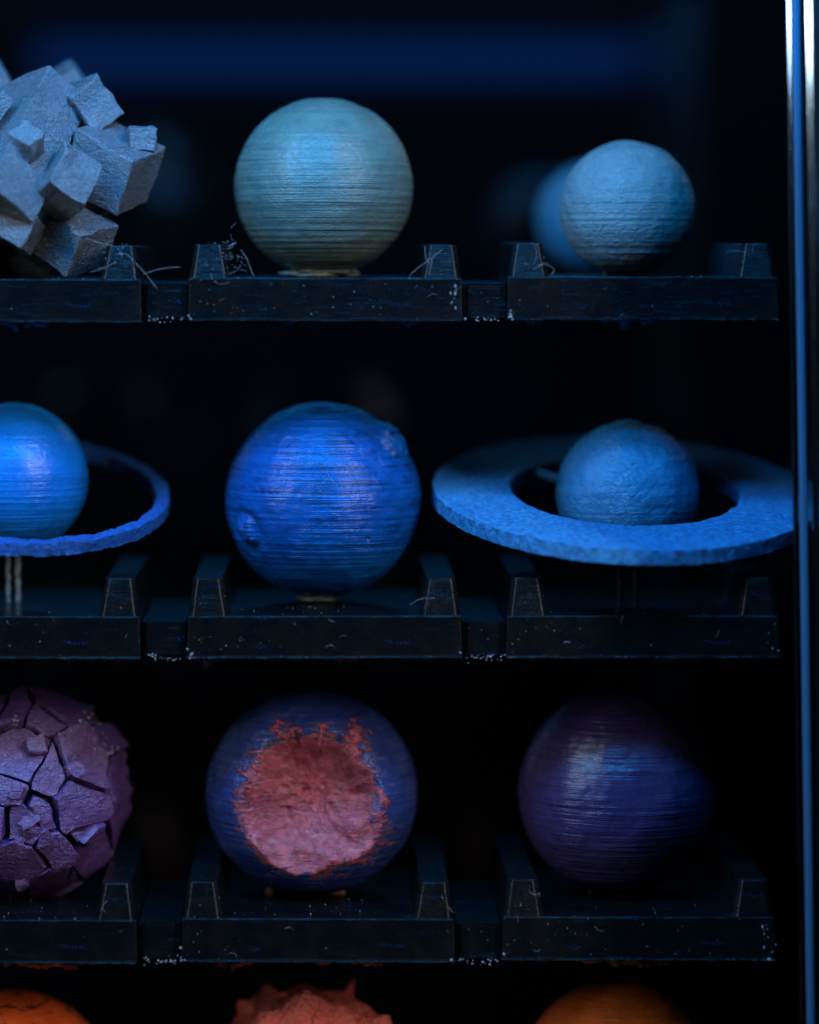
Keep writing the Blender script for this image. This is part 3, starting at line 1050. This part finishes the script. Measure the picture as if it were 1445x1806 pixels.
# --- top shelf, left: cluster of blocks
def cluster():
    c = W(25, 300, CD)
    root = empty('block_planet', c, 'slate grey planet made of jutting cubic blocks at the left of the topmost shelf', 'planet', GRP)

    def P(px, py, d): return W(px, py, d) - c

    def V3(x, y, d): return Vector((x, d, -y))

    def add(o, a, b, cc, bev=4.0):
        weighted(link('block', block_mesh(o, a, b, cc, bev, 4.6, 3), M['slate'], root))

    def corner(px, py, d, a, b, cc, fa=1, fb=1, fc=1):
        """nearest corner and its three edges as seen; their depths follow from the right angles"""
        ab = -(a[0] * b[0] + a[1] * b[1]); ac = -(a[0] * cc[0] + a[1] * cc[1]); bc = -(b[0] * cc[0] + b[1] * cc[1])
        az = math.sqrt(max(1, ab * ac / bc)); bz = ab / az; cz = ac / az
        add(P(px, py, d), V3(*a, az) * fa, V3(*b, bz) * fb, V3(*cc, cz) * fc)

    def face(px, py, d, e1, e2, uz, su, sv, thick):
        """front face centred on a point, with the seen directions of its two edges"""
        u0 = Vector(e1).normalized(); v0 = Vector(e2).normalized()
        s = math.sqrt(1 - uz * uz)
        dot = u0.dot(v0)
        t = -dot * s / uz
        k = 1 / math.sqrt(1 + t * t)
        u = V3(u0.x * s, u0.y * s, uz); v = V3(v0.x * k, v0.y * k, t * k)
        w = u.cross(v)
        if w.y < 0: w = -w
        U, Vv = u * (su / s), v * (sv / k)
        add(P(px, py, d) - U / 2 - Vv / 2, U, Vv, w * thick)

    face(75, 250, 60, (0.72, 0.69), (-0.38, 0.925), 0.45, 100, 237, 260)     # the big slab
    face(49, 234, 12, (0.85, 0.525), (-0.707, 0.707), -0.30, 48, 38, 60)
    face(137, 306, 22, (0.826, 0.564), (-0.38, 0.925), 0.30, 78, 80, 90)
    corner(237, 285, 60, (-107, -59), (54, -28), (-37, 97))
    corner(145, 413, 45, (-58, -48), (63, -13), (-35, 80))
    face(-16, 376, 14, (0.877, 0.48), (-0.485, 0.875), -0.12, 158, 64, 120)
    face(172, 184, 138, (0.57, 0.82), (-0.74, 0.67), 0.25, 84, 66, 130)
    corner(232, 222, 110, (-22, -8), (47, 3), (-3, 42), fa=0.5, fb=1, fc=1)
    face(2, 188, 60, (0.8, 0.6), (-0.5, 0.87), 0.3, 28, 52, 40)
    face(-30, 132, 240, (0.55, 0.83), (-0.83, 0.55), 0.3, 100, 70, 90)
    face(66, 176, 100, (0.76, 0.65), (-0.45, 0.89), 0.35, 14, 20, 30)
    face(108, 190, 112, (0.70, 0.71), (-0.45, 0.89), 0.35, 22, 12, 30)
    face(54, 330, 36, (0.80, 0.60), (-0.45, 0.89), 0.35, 20, 26, 30)
    face(128, 178, 330, (0.6, 0.8), (-0.8, 0.6), 0.3, 90, 80, 100)
    face(60, 400, 210, (0.77, 0.64), (-0.5, 0.87), 0.3, 140, 110, 150)
    face(-60, 300, 60, (0.8, 0.6), (-0.5, 0.87), 0.3, 150, 180, 200)
    face(-150, 250, 170, (0.8, 0.6), (-0.5, 0.87), 0.3, 120, 120, 150)
    face(-110, 390, 150, (0.7, 0.7), (-0.6, 0.8), 0.3, 110, 110, 140)
    face(150, 300, 250, (0.8, 0.6), (-0.5, 0.87), 0.3, 160, 150, 160)
    face(-60, 170, 250, (0.7, 0.7), (-0.6, 0.8), 0.3, 130, 110, 140)
    foot(root, c, -35, 22, 440, 494, M['glue'], 8)
    return root


cluster()

# --- planets of the row below, cut by the picture's lower edge
planet('smooth_planet', 20, 1936, 186, M['scratched'], 'orange ball with black scratches under the lowest shelf', 13)
planet('smooth_planet', 1095, 1905, 176, M['tan'], 'plain brownish orange ball under the lowest shelf at the right', 8)


def f_jag(Rr):
    def f(u):
        n = fbm(u * 2.4 + 8, 4, 0.5)
        chunk = np.round(fbm(u * 2.1 + 3, 2) * 3.2) / 3.2
        r = Rr * (0.86 + 0.07 * n + 0.07 * chunk)
        for (x, y, z, s, h) in ((-0.42, 0.12, 0.9, 0.10, 0.12), (0.36, 0.25, 0.9, 0.05, 0.26), (0.66, -0.25, 0.70, 0.12, 0.14), (-0.62, 0.05, 0.78, 0.07, 0.12),
                                (-0.1, -0.42, 0.9, 0.12, 0.10), (0.28, -0.45, 0.85, 0.10, 0.10), (-0.38, -0.5, 0.78, 0.12, 0.08)):
            dv = np.array([x, y, z]); dv /= np.linalg.norm(dv)
            an = np.arccos(np.clip(u @ dv, -1, 1)) + 0.03 * fbm(u * 7, 2)
            r = r + Rr * 0.85 * h * np.clip(1 - an / s / 1.6, 0, 1)
        r = r + Rr * 0.016 * fbm(u * 13, 3) + Rr * 0.006 * fbm(u * 40, 2)
        return r
    return f


planet('jagged_planet', 550, 1924, 206, M['coral'], 'coral red broken ball with a jagged rim under the lowest shelf', 9, f_jag, part='shell', nlat=240, nlon=420)
